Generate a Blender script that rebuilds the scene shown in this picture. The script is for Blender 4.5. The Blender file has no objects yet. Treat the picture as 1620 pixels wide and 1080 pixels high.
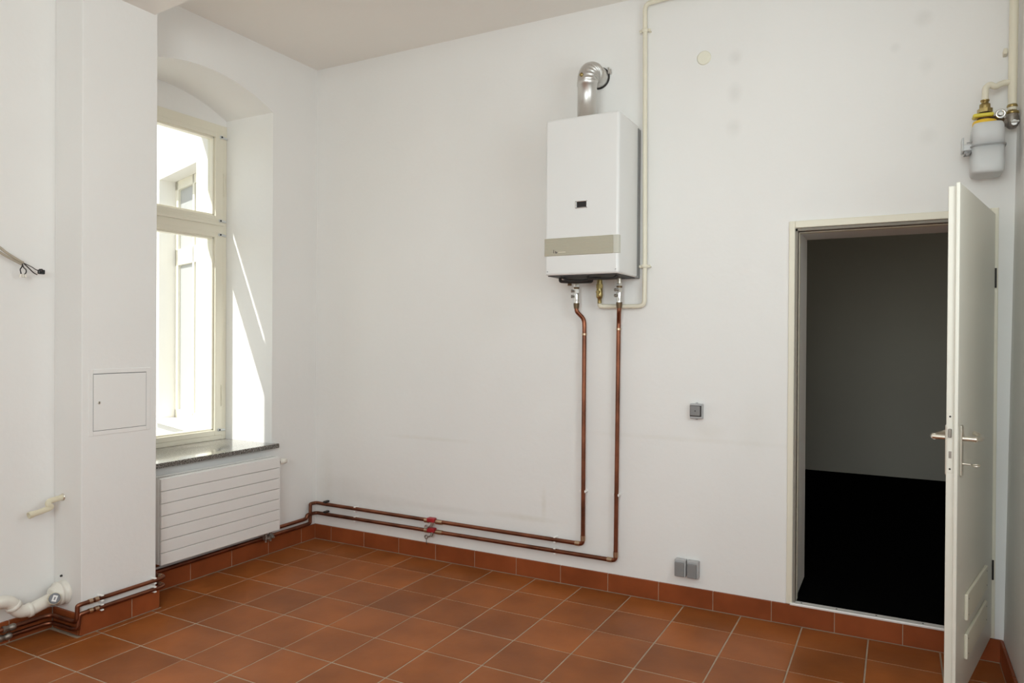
import bpy, bmesh, math, random
from mathutils import Vector, Matrix
random.seed(7)
sc = bpy.context.scene
COL = sc.collection

# ------------------------------------------------------------------ camera
CAM = Vector((3.76124, -3.97114, 1.47814))
YAW, PIT, ROL = 0.49218, -0.0055, 0.00633
fw = Vector((-math.sin(YAW) * math.cos(PIT), math.cos(YAW) * math.cos(PIT), math.sin(PIT)))
r0 = Vector((math.cos(YAW), math.sin(YAW), 0)); u0 = r0.cross(fw)
cr = r0 * math.cos(ROL) + u0 * math.sin(ROL); cu = -r0 * math.sin(ROL) + u0 * math.cos(ROL)
cam_d = bpy.data.cameras.new('camera'); cam = bpy.data.objects.new('camera', cam_d); COL.objects.link(cam)
cam_d.sensor_fit = 'HORIZONTAL'; cam_d.sensor_width = 36.0; cam_d.lens = 1137.447 / 1620 * 36
cam_d.clip_start = .05; cam_d.clip_end = 200
cam.matrix_world = Matrix(((cr.x, cu.x, -fw.x, CAM.x), (cr.y, cu.y, -fw.y, CAM.y), (cr.z, cu.z, -fw.z, CAM.z), (0, 0, 0, 1)))
sc.camera = cam

# ------------------------------------------------------------------ sky, sun, lights, exposure
SUN = Vector((.627, 1.0, -1.475)).normalized()
w = bpy.data.worlds.new('World'); sc.world = w; w.use_nodes = True
nt = w.node_tree; nt.nodes.clear()
bg = nt.nodes.new('ShaderNodeBackground'); wo = nt.nodes.new('ShaderNodeOutputWorld'); sk = nt.nodes.new('ShaderNodeTexSky')
sk.sky_type = 'NISHITA'; sk.sun_disc = False
sk.sun_elevation = math.asin(-SUN.z); sk.sun_rotation = math.atan2(-SUN.x, -SUN.y)
bg.inputs['Strength'].default_value = .19
hz_ = nt.nodes.new('ShaderNodeMix'); hz_.data_type = 'RGBA'; hz_.inputs['Factor'].default_value = .6       # milky, hazy summer sky
hz_.inputs[7].default_value = (3.4, 3.3, 3.0, 1)
nt.links.new(sk.outputs[0], hz_.inputs[6]); nt.links.new(hz_.outputs[2], bg.inputs['Color']); nt.links.new(bg.outputs[0], wo.inputs['Surface'])
sl = bpy.data.lights.new('sun', 'SUN'); sl.energy = 4.6; sl.angle = math.radians(.53); sl.color = (1, .97, .91)
so = bpy.data.objects.new('sun', sl); COL.objects.link(so); so.rotation_euler = SUN.to_track_quat('-Z', 'Y').to_euler()
# added soft fill light behind the camera, set in a made-up wall opening
al = bpy.data.lights.new('back_fill_light', 'AREA'); al.shape = 'RECTANGLE'; al.size = 1.5; al.size_y = 1.5
al.energy = 41; al.color = (.88, .985, 1)
ao = bpy.data.objects.new('back_fill_light', al); COL.objects.link(ao)
ao.location = (3.40, -5.46, 2.25); ao.rotation_euler = (math.radians(102), 0, 0)
# daylight entering through the window in the right wall, beside the camera
bl = bpy.data.lights.new('side_window_daylight', 'AREA'); bl.shape = 'RECTANGLE'; bl.size = 1.2; bl.size_y = 1.5; bl.energy = 12; bl.color = (.895, .985, 1)
bo = bpy.data.objects.new('side_window_daylight', bl); COL.objects.link(bo)
bo.location = (4.30, -1.90, 2.05); bo.rotation_euler = (math.radians(90), 0, math.radians(90))
sc.view_settings.view_transform = 'Standard'; sc.view_settings.look = 'None'; sc.view_settings.gamma = 1
sc.view_settings.use_curve_mapping = False; sc.view_settings.exposure = .78
sc.cycles.max_bounces = 10; sc.cycles.diffuse_bounces = 7; sc.cycles.glossy_bounces = 4
sc.cycles.transparent_max_bounces = 12
sc.cycles.sample_clamp_indirect = 6.0

# ------------------------------------------------------------------ materials
MATS = {}
def mat(name, col, rough=.5, metal=0.0, noise=0.0, nscale=8.0, bump=0.0, bscale=60.0, rand=0.0, spec=None, world=True, rnoise=0.0, dark=None):
    m = bpy.data.materials.new(name); m.use_nodes = True; MATS[name] = m
    n = m.node_tree.nodes; L = m.node_tree.links; b = n['Principled BSDF']
    b.inputs['Base Color'].default_value = (*col, 1); b.inputs['Roughness'].default_value = rough; b.inputs['Metallic'].default_value = metal
    if spec is not None: b.inputs['Specular IOR Level'].default_value = spec
    if noise or bump or rnoise:
        if world: src = n.new('ShaderNodeNewGeometry').outputs['Position']
        else: src = n.new('ShaderNodeTexCoord').outputs['Object']
    cur = None
    if noise:
        t = n.new('ShaderNodeTexNoise'); t.inputs['Scale'].default_value = nscale; t.inputs['Detail'].default_value = 5
        L.new(src, t.inputs['Vector'])
        rp = n.new('ShaderNodeValToRGB'); rp.color_ramp.elements[0].position = .3; rp.color_ramp.elements[1].position = .7
        d = dark if dark else tuple(c * (1 - noise) for c in col)
        rp.color_ramp.elements[0].color = (*d, 1); rp.color_ramp.elements[1].color = (*col, 1)
        L.new(t.outputs['Fac'], rp.inputs['Fac']); cur = rp.outputs['Color']
    if rand:
        oi = n.new('ShaderNodeObjectInfo'); mp = n.new('ShaderNodeMapRange')
        mp.inputs['To Min'].default_value = 1 - rand; mp.inputs['To Max'].default_value = 1 + rand
        L.new(oi.outputs['Random'], mp.inputs['Value'])
        mx = n.new('ShaderNodeMix'); mx.data_type = 'RGBA'; mx.blend_type = 'MULTIPLY'; mx.inputs['Factor'].default_value = 1
        if cur: L.new(cur, mx.inputs[6])
        else: mx.inputs[6].default_value = (*col, 1)
        cb = n.new('ShaderNodeCombineColor')
        for i in range(3): L.new(mp.outputs[0], cb.inputs[i])
        L.new(cb.outputs[0], mx.inputs[7]); cur = mx.outputs[2]
    if cur: L.new(cur, b.inputs['Base Color'])
    if rnoise:
        t = n.new('ShaderNodeTexNoise'); t.inputs['Scale'].default_value = nscale * .6; t.inputs['Detail'].default_value = 3
        L.new(src, t.inputs['Vector']); mp = n.new('ShaderNodeMapRange')
        mp.inputs['To Min'].default_value = rough - rnoise; mp.inputs['To Max'].default_value = rough + rnoise
        L.new(t.outputs['Fac'], mp.inputs['Value']); L.new(mp.outputs[0], b.inputs['Roughness'])
    if bump:
        t = n.new('ShaderNodeTexNoise'); t.inputs['Scale'].default_value = bscale; t.inputs['Detail'].default_value = 4
        L.new(src, t.inputs['Vector']); bp = n.new('ShaderNodeBump'); bp.inputs['Strength'].default_value = bump; bp.inputs['Distance'].default_value = .004
        L.new(t.outputs['Fac'], bp.inputs['Height']); L.new(bp.outputs[0], b.inputs['Normal'])
    return m

WALLC = (.84, .832, .815)
mat('plaster', WALLC, .92, noise=.035, nscale=1.3, bump=.25, bscale=26, spec=.2)
mat('ceiling_paint', (.86, .835, .79), .95, noise=.02, nscale=1.0, bump=.15, bscale=30, spec=.2)
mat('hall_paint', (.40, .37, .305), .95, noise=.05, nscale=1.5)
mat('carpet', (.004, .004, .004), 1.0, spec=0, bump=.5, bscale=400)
mat('stucco', (.80, .78, .74), .95, bump=.3, bscale=40)
mat('courtyard', (.30, .29, .27), .95, noise=.1, nscale=4)
mat('grout', (.43, .33, .24), .9, noise=.25, nscale=14, bump=.2, bscale=150)
mat('terracotta', (.305, .095, .024), .36, spec=.17, noise=.0, rand=.13, bump=.12, bscale=35, rnoise=.07, nscale=5)
mat('skirting_terracotta', (.27, .068, .021), .42, spec=.2, rand=.08, bump=.1, bscale=40)
mat('cream', (.76, .72, .60), .45)
mat('door_cream', (.74, .72, .64), .42)
mat('window_paint', (.78, .745, .63), .4)
mat('gas_paint', (.76, .72, .59), .4)
mat('enamel', (.77, .768, .76), .32)
mat('radiator_white', (.80, .785, .765), .38)
mat('panel_beige', (.46, .43, .34), .45)
mat('panel_end', (.58, .57, .50), .4)
mat('pvc_white', (.78, .75, .68), .35)
mat('pvc_cream', (.72, .66, .50), .35)
mat('copper', (.34, .135, .078), .40, 1.0, noise=.6, nscale=7, dark=(.13, .055, .036))
mat('solder', (.52, .38, .26), .35, 1.0)
mat('brass', (.52, .40, .17), .35, 1.0, noise=.5, nscale=40)
mat('dark_brass', (.16, .11, .065), .5, .8)
mat('chrome', (.78, .78, .77), .22, 1.0)
mat('aluminium', (.66, .645, .625), .40, 1.0)
mat('satin_metal', (.74, .70, .62), .33, 1.0)
mat('cast_metal', (.40, .36, .32), .5, .9, noise=.3, nscale=60)
mat('dark_metal', (.035, .03, .028), .55, .3)
mat('black_plastic', (.012, .012, .013), .35)
mat('seal', (.24, .215, .18), .7)
mat('gap_grey', (.16, .165, .175), .6)
mat('grey_plastic', (.235, .235, .235), .5)
mat('grey_light', (.42, .42, .425), .45)
mat('meter_grey', (.62, .635, .64), .5)
mat('meter_dark', (.33, .33, .33), .5)
mat('yellow', (.70, .60, .07), .45)
mat('orange_yellow', (.80, .50, .03), .45)
mat('red_plastic', (.36, .015, .02), .4)
mat('clip_white', (.90, .89, .86), .4)
mat('wire_black', (.02, .012, .012), .5)
mat('sheath', (.42, .37, .29), .6)
mat('disc_grey', (.20, .21, .23), .45)
mat('label_white', (.85, .85, .84), .5)
mat('cap_cream', (.80, .78, .66), .5)
mat('threshold_metal', (.86, .85, .83), .4, .15)
mat('far_glass', (.42, .43, .43), .15)
mat('emblem_dark', (.10, .09, .09), .5)
mat('emblem_pale', (.70, .66, .55), .5)

def add_marks(m, marks):
    """old smudges and filler patches with a shape of their own: (x, z, half width, half height, strength, colour)"""
    n = m.node_tree.nodes; L = m.node_tree.links; b = n['Principled BSDF']
    geo = n.new('ShaderNodeNewGeometry'); cur = b.inputs['Base Color'].links[0].from_socket
    tn = n.new('ShaderNodeTexNoise'); tn.inputs['Scale'].default_value = 9; tn.inputs['Detail'].default_value = 4
    L.new(geo.outputs['Position'], tn.inputs['Vector'])
    for (x, z, rx, rz, s, c) in marks:
        mp = n.new('ShaderNodeMapping'); mp.inputs['Location'].default_value = (-x / rx, 0, -z / rz)
        mp.inputs['Scale'].default_value = (1 / rx, 0, 1 / rz); L.new(geo.outputs['Position'], mp.inputs['Vector'])
        ln = n.new('ShaderNodeVectorMath'); ln.operation = 'LENGTH'; L.new(mp.outputs[0], ln.inputs[0])
        mr = n.new('ShaderNodeMapRange'); mr.inputs['From Min'].default_value = 1.0; mr.inputs['From Max'].default_value = .25
        mr.inputs['To Min'].default_value = 0; mr.inputs['To Max'].default_value = s; L.new(ln.outputs['Value'], mr.inputs['Value'])
        mu = n.new('ShaderNodeMath'); mu.operation = 'MULTIPLY'; L.new(mr.outputs[0], mu.inputs[0]); L.new(tn.outputs['Fac'], mu.inputs[1])
        mx = n.new('ShaderNodeMix'); mx.data_type = 'RGBA'; L.new(mu.outputs[0], mx.inputs['Factor']); L.new(cur, mx.inputs[6])
        mx.inputs[7].default_value = (*c, 1); cur = mx.outputs[2]
    L.new(cur, b.inputs['Base Color'])
mat('plaster_back', WALLC, .92, noise=.035, nscale=1.3, bump=.25, bscale=26, spec=.2)
GREY = (.42, .40, .36); OCH = (.55, .50, .36)
add_marks(MATS['plaster_back'], [
    (2.98, 2.99, .045, .05, .28, GREY), (2.98, 2.80, .05, .07, .24, GREY), (2.975, 2.61, .05, .06, .24, GREY), (3.86, 3.02, .05, .05, .22, GREY),
    (3.87, 2.79, .04, .05, .18, GREY), (3.88, 2.45, .05, .05, .18, GREY), (3.74, 2.90, .03, .03, .2, GREY),
    (.10, .42, .10, .30, .22, OCH), (.25, .40, .25, .12, .16, GREY), (.60, .34, .45, .05, .2, GREY), (1.15, .345, .35, .03, .26, GREY),
    (1.70, .36, .30, .025, .34, OCH), (1.86, .46, .022, .13, .28, OCH), (1.0, .80, .45, .018, .2, OCH), (2.7, .92, .8, .02, .16, OCH), (2.86, .97, .10, .06, .22, OCH),
    (3.1, 1.02, .12, .22, .10, OCH), (1.5, 1.6, .3, .2, .06, OCH)])

# terracotta: cloudy firing tones
def cloud(m, c1, c2, sc_):
    n = m.node_tree.nodes; L = m.node_tree.links; b = n['Principled BSDF']; cur = b.inputs['Base Color'].links[0].from_socket
    g = n.new('ShaderNodeNewGeometry'); t = n.new('ShaderNodeTexNoise'); t.inputs['Scale'].default_value = sc_; t.inputs['Detail'].default_value = 3
    L.new(g.outputs['Position'], t.inputs['Vector'])
    rp = n.new('ShaderNodeValToRGB'); rp.color_ramp.elements[0].position = .35; rp.color_ramp.elements[1].position = .68
    rp.color_ramp.elements[0].color = (*c1, 1); rp.color_ramp.elements[1].color = (*c2, 1); L.new(t.outputs['Fac'], rp.inputs['Fac'])
    mx = n.new('ShaderNodeMix'); mx.data_type = 'RGBA'; mx.blend_type = 'MULTIPLY'; mx.inputs['Factor'].default_value = 1
    L.new(cur, mx.inputs[6]); L.new(rp.outputs[0], mx.inputs[7]); L.new(mx.outputs[2], b.inputs['Base Color'])
cloud(MATS['terracotta'], (.80, .78, .76), (1.12, 1.10, 1.08), 3.2)
cloud(MATS['skirting_terracotta'], (.84, .82, .8), (1.1, 1.1, 1.1), 5)

# granite
m = mat('granite', (.2, .17, .13), .3, spec=.5)
n = m.node_tree.nodes; L = m.node_tree.links; b = n['Principled BSDF']
g = n.new('ShaderNodeNewGeometry'); t = n.new('ShaderNodeTexNoise'); t.inputs['Scale'].default_value = 170; t.inputs['Detail'].default_value = 3
L.new(g.outputs['Position'], t.inputs['Vector']); rp = n.new('ShaderNodeValToRGB')
for e, (p_, c_) in zip([rp.color_ramp.elements[0], rp.color_ramp.elements[1], rp.color_ramp.elements.new(.5)], [(.36, (.012, .010, .008)), (.68, (.30, .26, .19)), (.5, (.075, .058, .038))]):
    e.position = p_; e.color = (*c_, 1)
L.new(t.outputs['Fac'], rp.inputs['Fac']); L.new(rp.outputs[0], b.inputs['Base Color']); b.inputs['Coat Weight'].default_value = 1; b.inputs['Coat Roughness'].default_value = .06; b.inputs['Coat IOR'].default_value = 1.5
# clear pane
m = bpy.data.materials.new('clear_glass'); m.use_nodes = True; MATS['clear_glass'] = m
n = m.node_tree.nodes; L = m.node_tree.links; n.clear()
o = n.new('ShaderNodeOutputMaterial'); mx = n.new('ShaderNodeMixShader'); tr = n.new('ShaderNodeBsdfTransparent'); gl = n.new('ShaderNodeBsdfGlossy'); lw_ = n.new('ShaderNodeLayerWeight')
pw = n.new('ShaderNodeMath'); pw.operation = 'POWER'; pw.inputs[1].default_value = 5; ma = n.new('ShaderNodeMath'); ma.operation = 'MULTIPLY_ADD'; ma.inputs[1].default_value = .6; ma.inputs[2].default_value = .03
gl.inputs['Roughness'].default_value = 0.02; tr.inputs['Color'].default_value = (.96, .975, .96, 1)
L.new(lw_.outputs['Facing'], pw.inputs[0]); L.new(pw.outputs[0], ma.inputs[0])
L.new(ma.outputs[0], mx.inputs[0]); L.new(tr.outputs[0], mx.inputs[1]); L.new(gl.outputs[0], mx.inputs[2]); L.new(mx.outputs[0], o.inputs['Surface'])
# ribbed control strip
m = MATS['panel_beige']; n = m.node_tree.nodes; L = m.node_tree.links; b = n['Principled BSDF']
g = n.new('ShaderNodeNewGeometry'); wv = n.new('ShaderNodeTexWave'); wv.bands_direction = 'Z'; wv.inputs['Scale'].default_value = 55
L.new(g.outputs['Position'], wv.inputs['Vector']); bp_ = n.new('ShaderNodeBump'); bp_.inputs['Strength'].default_value = .5; bp_.inputs['Distance'].default_value = .002
L.new(wv.outputs['Fac'], bp_.inputs['Height']); L.new(bp_.outputs[0], b.inputs['Normal'])

# ------------------------------------------------------------------ mesh helpers
WPOS = {}
def tag(o, label=None, cat=None, group=None, kind=None):
    if label: o['label'] = label
    if cat: o['category'] = cat
    if group: o['group'] = group
    if kind: o['kind'] = kind
    return o
def empty(name, loc, label=None, cat=None, group=None, kind=None):
    o = bpy.data.objects.new(name, None); COL.objects.link(o); o.location = loc; o.empty_display_size = .05
    WPOS[o.name] = Vector(loc); return tag(o, label, cat, group, kind)

class MB:
    def __init__(s, M=None): s.bm = bmesh.new(); s.M = M
    def _add(s, verts, faces, smooth=False):
        vs = [s.bm.verts.new(s.M @ Vector(v) if s.M else Vector(v)) for v in verts]
        for f in faces:
            try: fc = s.bm.faces.new([vs[i] for i in f]); fc.smooth = smooth
            except ValueError: pass
        return s
    def box(s, lo, hi, bevel=0, seg=2):
        lo, hi = [min(a, b) for a, b in zip(lo, hi)], [max(a, b) for a, b in zip(lo, hi)]
        t = bmesh.new()
        v = [t.verts.new((x, y, z)) for x in (lo[0], hi[0]) for y in (lo[1], hi[1]) for z in (lo[2], hi[2])]
        for f in ((0, 1, 3, 2), (4, 6, 7, 5), (0, 4, 5, 1), (2, 3, 7, 6), (0, 2, 6, 4), (1, 5, 7, 3)): t.faces.new([v[i] for i in f])
        if bevel: bmesh.ops.bevel(t, geom=list(t.edges), offset=bevel, segments=seg, affect='EDGES', profile=.5)
        t.verts.index_update()
        s._add([x.co.copy() for x in t.verts], [[x.index for x in f.verts] for f in t.faces], False); t.free(); return s
    def prism(s, poly, axis, a, b):
        """poly: list of 2-D points in the plane normal to axis, extruded a..b"""
        def p3(q, v): return {'x': (v, q[0], q[1]), 'y': (q[0], v, q[1]), 'z': (q[0], q[1], v)}[axis]
        k = len(poly); vs = [p3(q, a) for q in poly] + [p3(q, b) for q in poly]
        fs = [list(range(k))[::-1], list(range(k, 2 * k))] + [[i, (i + 1) % k, k + (i + 1) % k, k + i] for i in range(k)]
        return s._add(vs, fs)
    def lathe(s, p, d, prof, seg=20, caps=True, smooth=True):
        """prof: list of (distance along d, radius)"""
        p = Vector(p); d = Vector(d).normalized(); a = d.orthogonal().normalized(); c = d.cross(a)
        vs = []; fs = []
        for (t, r) in prof:
            for i in range(seg):
                q = 2 * math.pi * i / seg; vs.append(p + d * t + (a * math.cos(q) + c * math.sin(q)) * r)
        for j in range(len(prof) - 1):
            for i in range(seg): fs.append([j * seg + i, j * seg + (i + 1) % seg, (j + 1) * seg + (i + 1) % seg, (j + 1) * seg + i])
        # split rings so steps stay crisp: faces smooth only around
        s._add(vs, fs, smooth)
        if caps:
            s._add(vs[:seg], [list(range(seg))[::-1]]); s._add(vs[-seg:], [list(range(seg))])
        return s
    def cyl(s, p, q, r, r2=None, seg=18, caps=True):
        p = Vector(p); q = Vector(q); return s.lathe(p, q - p, [(0, r), ((q - p).length, r if r2 is None else r2)], seg, caps)
    def hexnut(s, p, q, r): return s.lathe(p, Vector(q) - Vector(p), [(0, r), ((Vector(q) - Vector(p)).length, r)], 6, True, False)
    def sphere(s, c, r, seg=14, scale=(1, 1, 1)):
        vs = []; fs = []; R = seg // 2
        for j in range(R + 1):
            th = math.pi * j / R
            for i in range(seg):
                ph = 2 * math.pi * i / seg
                vs.append((c[0] + r * scale[0] * math.sin(th) * math.cos(ph), c[1] + r * scale[1] * math.sin(th) * math.sin(ph), c[2] + r * scale[2] * math.cos(th)))
        for j in range(R):
            for i in range(seg): fs.append([j * seg + i, j * seg + (i + 1) % seg, (j + 1) * seg + (i + 1) % seg, (j + 1) * seg + i])
        s._add(vs, fs, True); bmesh.ops.remove_doubles(s.bm, verts=s.bm.verts, dist=1e-6); return s
    def tube(s, pts, r, fillet=.03, seg=14, n=6, caps=True):
        P = smooth_path(pts, fillet, n); rr = r if callable(r) else (lambda t: r)
        t0 = (P[1] - P[0]).normalized(); a = t0.orthogonal().normalized(); vs = []; fs = []
        tot = sum((P[i + 1] - P[i]).length for i in range(len(P) - 1)); acc = 0
        for i, p in enumerate(P):
            if i == 0: t = t0
            elif i == len(P) - 1: t = (P[-1] - P[-2]).normalized()
            else: t = ((P[i + 1] - p).normalized() + (p - P[i - 1]).normalized()).normalized()
            if i: acc += (p - P[i - 1]).length
            a = (a - t * a.dot(t)).normalized(); c = t.cross(a); R_ = rr(acc / tot)
            k = 1.0
            if 0 < i < len(P) - 1:
                cs = (P[i + 1] - p).normalized().dot(t); k = 1 / max(cs, .6)
            for j in range(seg):
                q = 2 * math.pi * j / seg; vs.append(p + (a * math.cos(q) + c * math.sin(q)) * R_)
        for i in range(len(P) - 1):
            for j in range(seg): fs.append([i * seg + j, i * seg + (j + 1) % seg, (i + 1) * seg + (j + 1) % seg, (i + 1) * seg + j])
        s._add(vs, fs, True)
        if caps: s._add(vs[:seg], [list(range(seg))[::-1]]); s._add(vs[-seg:], [list(range(seg))])
        return s
    def build(s, name, m, parent=None, recenter=True):
        bmesh.ops.recalc_face_normals(s.bm, faces=s.bm.faces)
        me = bpy.data.meshes.new(name); s.bm.to_mesh(me); s.bm.free(); me.materials.append(MATS[m] if isinstance(m, str) else m)
        o = bpy.data.objects.new(name, me); COL.objects.link(o)
        c = Vector((0, 0, 0))
        if recenter and len(me.vertices):
            xs = [v.co for v in me.vertices]
            c = Vector([(min(x[i] for x in xs) + max(x[i] for x in xs)) / 2 for i in range(3)])
            if parent is None: c.z = min(x.z for x in xs)
            me.transform(Matrix.Translation(-c))
        WPOS[o.name] = c
        if parent: o.parent = parent; o.location = c - WPOS[parent.name]
        else: o.location = c
        return o
def build_pieces(mb, name, m, parent, tol=.0005):
    """one object for every separate piece gathered in mb"""
    bm = mb.bm; bm.verts.ensure_lookup_table(); seen = set(); isl = []
    for v in bm.verts:
        if v in seen: continue
        st = [v]; seen.add(v); g_ = []
        while st:
            q = st.pop(); g_.append(q)
            for e in q.link_edges:
                o = e.other_vert(q)
                if o not in seen: seen.add(o); st.append(o)
        lo = [min(x.co[i] for x in g_) - tol for i in range(3)]; hi = [max(x.co[i] for x in g_) + tol for i in range(3)]
        isl.append([lo, hi, g_])
    ch = True
    while ch:
        ch = False
        for i in range(len(isl)):
            for j in range(i + 1, len(isl)):
                A, B = isl[i], isl[j]
                if all(A[0][k] <= B[1][k] and B[0][k] <= A[1][k] for k in range(3)):
                    isl[i] = [[min(a, b) for a, b in zip(A[0], B[0])], [max(a, b) for a, b in zip(A[1], B[1])], A[2] + B[2]]; del isl[j]; ch = True; break
            if ch: break
    out = []
    for lo, hi, g_ in isl:
        t = MB(); mp = {v: t.bm.verts.new(v.co) for v in g_}
        for f in {f for v in g_ for f in v.link_faces}:
            nf = t.bm.faces.new([mp[v] for v in f.verts]); nf.smooth = f.smooth
        out.append(t.build(name, m, parent))
    bm.free(); return out
def smooth_path(pts, fillet, n):
    P = [Vector(p) for p in pts]; out = [P[0]]
    for i in range(1, len(P) - 1):
        a, b, c = P[i - 1], P[i], P[i + 1]; u = (a - b); v = (c - b); f = min(fillet, u.length * .48, v.length * .48)
        u.normalize(); v.normalize()
        if u.dot(v) < -.999: out.append(b); continue
        p0 = b + u * f; p1 = b + v * f
        for k in range(n + 1):
            t = k / n; out.append(p0 * (1 - t) ** 2 + b * 2 * t * (1 - t) + p1 * t ** 2)
    out.append(P[-1]); return out
def torus(mb, c, axis, R, r, seg=20, s2=8, arc=1.0, start=0):
    axis = Vector(axis).normalized(); a = axis.orthogonal().normalized(); b = axis.cross(a); c = Vector(c)
    k = seg if arc >= 1 else seg + 1; vs = []; fs = []
    for i in range(k):
        q = start + 2 * math.pi * arc * i / seg; d = a * math.cos(q) + b * math.sin(q)
        for j in range(s2):
            w_ = 2 * math.pi * j / s2; vs.append(c + d * (R + r * math.cos(w_)) + axis * r * math.sin(w_))
    for i in range(seg):
        for j in range(s2):
            i2 = (i + 1) % k; fs.append([i * s2 + j, i2 * s2 + j, i2 * s2 + (j + 1) % s2, i * s2 + (j + 1) % s2])
    mb._add(vs, fs, True); return mb

# ------------------------------------------------------------------ room shell
H = 3.424
XR0, XRK = 4.200, .013                   # right wall leans very slightly
xr = lambda z: XR0 + XRK * z
YF = -5.4
def struct(mb, name, m, label, cat='wall', parent=None):
    o = mb.build(name, m, parent)
    if parent is None: tag(o, label, cat, kind='structure')
    return o

# floor: mortar bed with single tiles
T = .305; TX0 = .2904; TY0 = -.2653
fl = MB().box((-.02, YF, -.06), (4.30, .02, -.0016)).build('floor', 'grout'); tag(fl, 'terracotta tiled kitchen floor with pale mortar joints', 'floor', kind='structure')
def subtract(r, o):
    x0, x1, y0, y1 = r; a0, a1, b0, b1 = o
    if x1 <= a0 or x0 >= a1 or y1 <= b0 or y0 >= b1: return [r]
    out = []
    if x0 < a0: out.append((x0, a0, y0, y1))
    if x1 > a1: out.append((a1, x1, y0, y1))
    cx0, cx1 = max(x0, a0), min(x1, a1)
    if y0 < b0: out.append((cx0, cx1, y0, b0))
    if y1 > b1: out.append((cx0, cx1, b1, y1))
    return out
tile_mesh = {}
G = .0035
for i in range(0, 14):
    for j in range(0, 20):
        x0 = .018 if i == 0 else TX0 + (i - 1) * T + G; x1 = min(TX0 + i * T - G, 4.185)
        y1 = -.018 if j == 0 else TY0 - (j - 1) * T - G; y0 = max(TY0 - j * T + G, YF + .02)
        for (a, b_, c, d) in subtract((x0, x1, y0, y1), (-.1, .249, -1.888, -1.428)):
            if b_ - a < .03 or d - c < .03: continue
            key = (round(b_ - a, 3), round(d - c, 3))
            if key not in tile_mesh:
                t = MB().box((-(b_ - a) / 2, -(d - c) / 2, -.012), ((b_ - a) / 2, (d - c) / 2, 0), .0011, 1)
                o = t.build('tile', 'terracotta', fl); tile_mesh[key] = o.data
                c0 = Vector((0, 0, -.006))
            else:
                o = bpy.data.objects.new('tile', tile_mesh[key]); COL.objects.link(o); o.parent = fl
            z = -.006 + random.uniform(-.0006, .0004)
            o.location = Vector(((a + b_) / 2, (c + d) / 2, z)) - WPOS[fl.name]
            o.rotation_euler = (random.uniform(-.0025, .0025), random.uniform(-.0025, .0025), 0)

# ceiling and dropped beam
struct(MB().box((-.75, YF - .3, H), (4.9, .5, H + .25)), 'ceiling', 'ceiling_paint', 'pale plastered kitchen ceiling', 'ceiling')
bm_ = MB(); bm_._add([(-.0, -1.857, 3.199), (-.0, -1.452, 3.199), (4.3, -1.80, 3.199), (4.3, -2.2, 3.199), (-.0, -1.857, H + .01), (-.0, -1.452, H + .01), (4.3, -1.80, H + .01), (4.3, -2.2, H + .01)],
    [(0, 1, 2, 3), (4, 7, 6, 5), (0, 4, 5, 1), (1, 5, 6, 2), (2, 6, 7, 3), (3, 7, 4, 0)])
struct(bm_, 'ceiling_beam', 'ceiling_paint', 'dropped plaster beam meeting the top of the column', 'beam')

# back wall with doorway (boiler wall)
DX0, DX1, DZ0, DZ1 = 3.296, 4.130, .104, 2.052
wb = MB()
wb.box((-.75, 0, 0), (DX0, .5, H)); wb.box((DX0, 0, DZ1), (4.9, .5, H)); wb.box((DX0, 0, -.02), (DX1, .5, DZ0 - .006)); wb.box((DX1, 0, -.02), (4.9, .5, DZ1))
struct(wb, 'wall_back', 'plaster_back', 'long white plastered wall carrying the boiler and copper pipes')
# right wall (leaning)
wr = MB()
def wr_block(y0, y1, z0, z1):
    wr._add([(xr(z0), y0, z0), (xr(z0), y1, z0), (4.9, y1, z0), (4.9, y0, z0), (xr(z1), y0, z1), (xr(z1), y1, z1), (4.9, y1, z1), (4.9, y0, z1)],
            [(0, 3, 2, 1), (4, 5, 6, 7), (0, 1, 5, 4), (1, 2, 6, 5), (2, 3, 7, 6), (3, 0, 4, 7)])
wr_block(0, -1.25, 0, H); wr_block(-2.55, YF, 0, H); wr_block(-1.25, -2.55, 0, 1.25); wr_block(-1.25, -2.55, 2.85, H)
struct(wr, 'wall_right', 'plaster', 'narrow strip of white wall beside the open door')
# unseen wall behind the camera; its wide opening is added for the fill light
wf = MB(); OX0, OX1, OZ1 = 2.60, 4.17, 3.05
wf.box((-.75, YF - .3, 0), (OX0, YF, H)); wf.box((OX1, YF - .3, 0), (4.9, YF, H)); wf.box((OX0, YF - .3, OZ1), (OX1, YF, H)); wf.box((OX0, YF - .3, -.06), (OX1, YF, 1.50))
struct(wf, 'wall_front', 'plaster', 'white wall facing the boiler with an opening added for the fill light')

# window wall: three slabs with stepped reveal and shallow arch inside
YC, HW, ZS, ZSP, RISE = -.95, .53, .712, 3.0, .13
RAD = (HW * HW + RISE * RISE) / (2 * RISE)
arch = lambda y: ZSP + math.sqrt(max(RAD ** 2 - (y - YC) ** 2, 0)) - (RAD - RISE)
XI, XF, XO = -.46, -.556, -.72
wl = MB()
wl.box((XI, YF - .3, 0), (0, YC - HW, H)); wl.box((XI, YC + HW, 0), (0, 0, H)); wl.box((XI, YC - HW, 0), (0, YC + HW, ZS))
N = 28
for k in range(N):
    y0 = YC - HW + 2 * HW * k / N; y1 = YC - HW + 2 * HW * (k + 1) / N
    wl.prism([(y0, arch(y0)), (y1, arch(y1)), (y1, H), (y0, H)], 'x', XI, 0)
FT = 2.958
for (xa, xb, hw, zb, zt) in ((XF, XI, HW, .735, FT), (XO, XF, .50, .735, 2.988)):
    wl.box((xa, YF - .3, -3.5), (xb, YC - hw, H + .3)); wl.box((xa, YC + hw, -3.5), (xb, .5, H + .3))
    wl.box((xa, YC - hw, -3.5), (xb, YC + hw, zb)); wl.box((xa, YC - hw, zt), (xb, YC + hw, H + .3))
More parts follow.
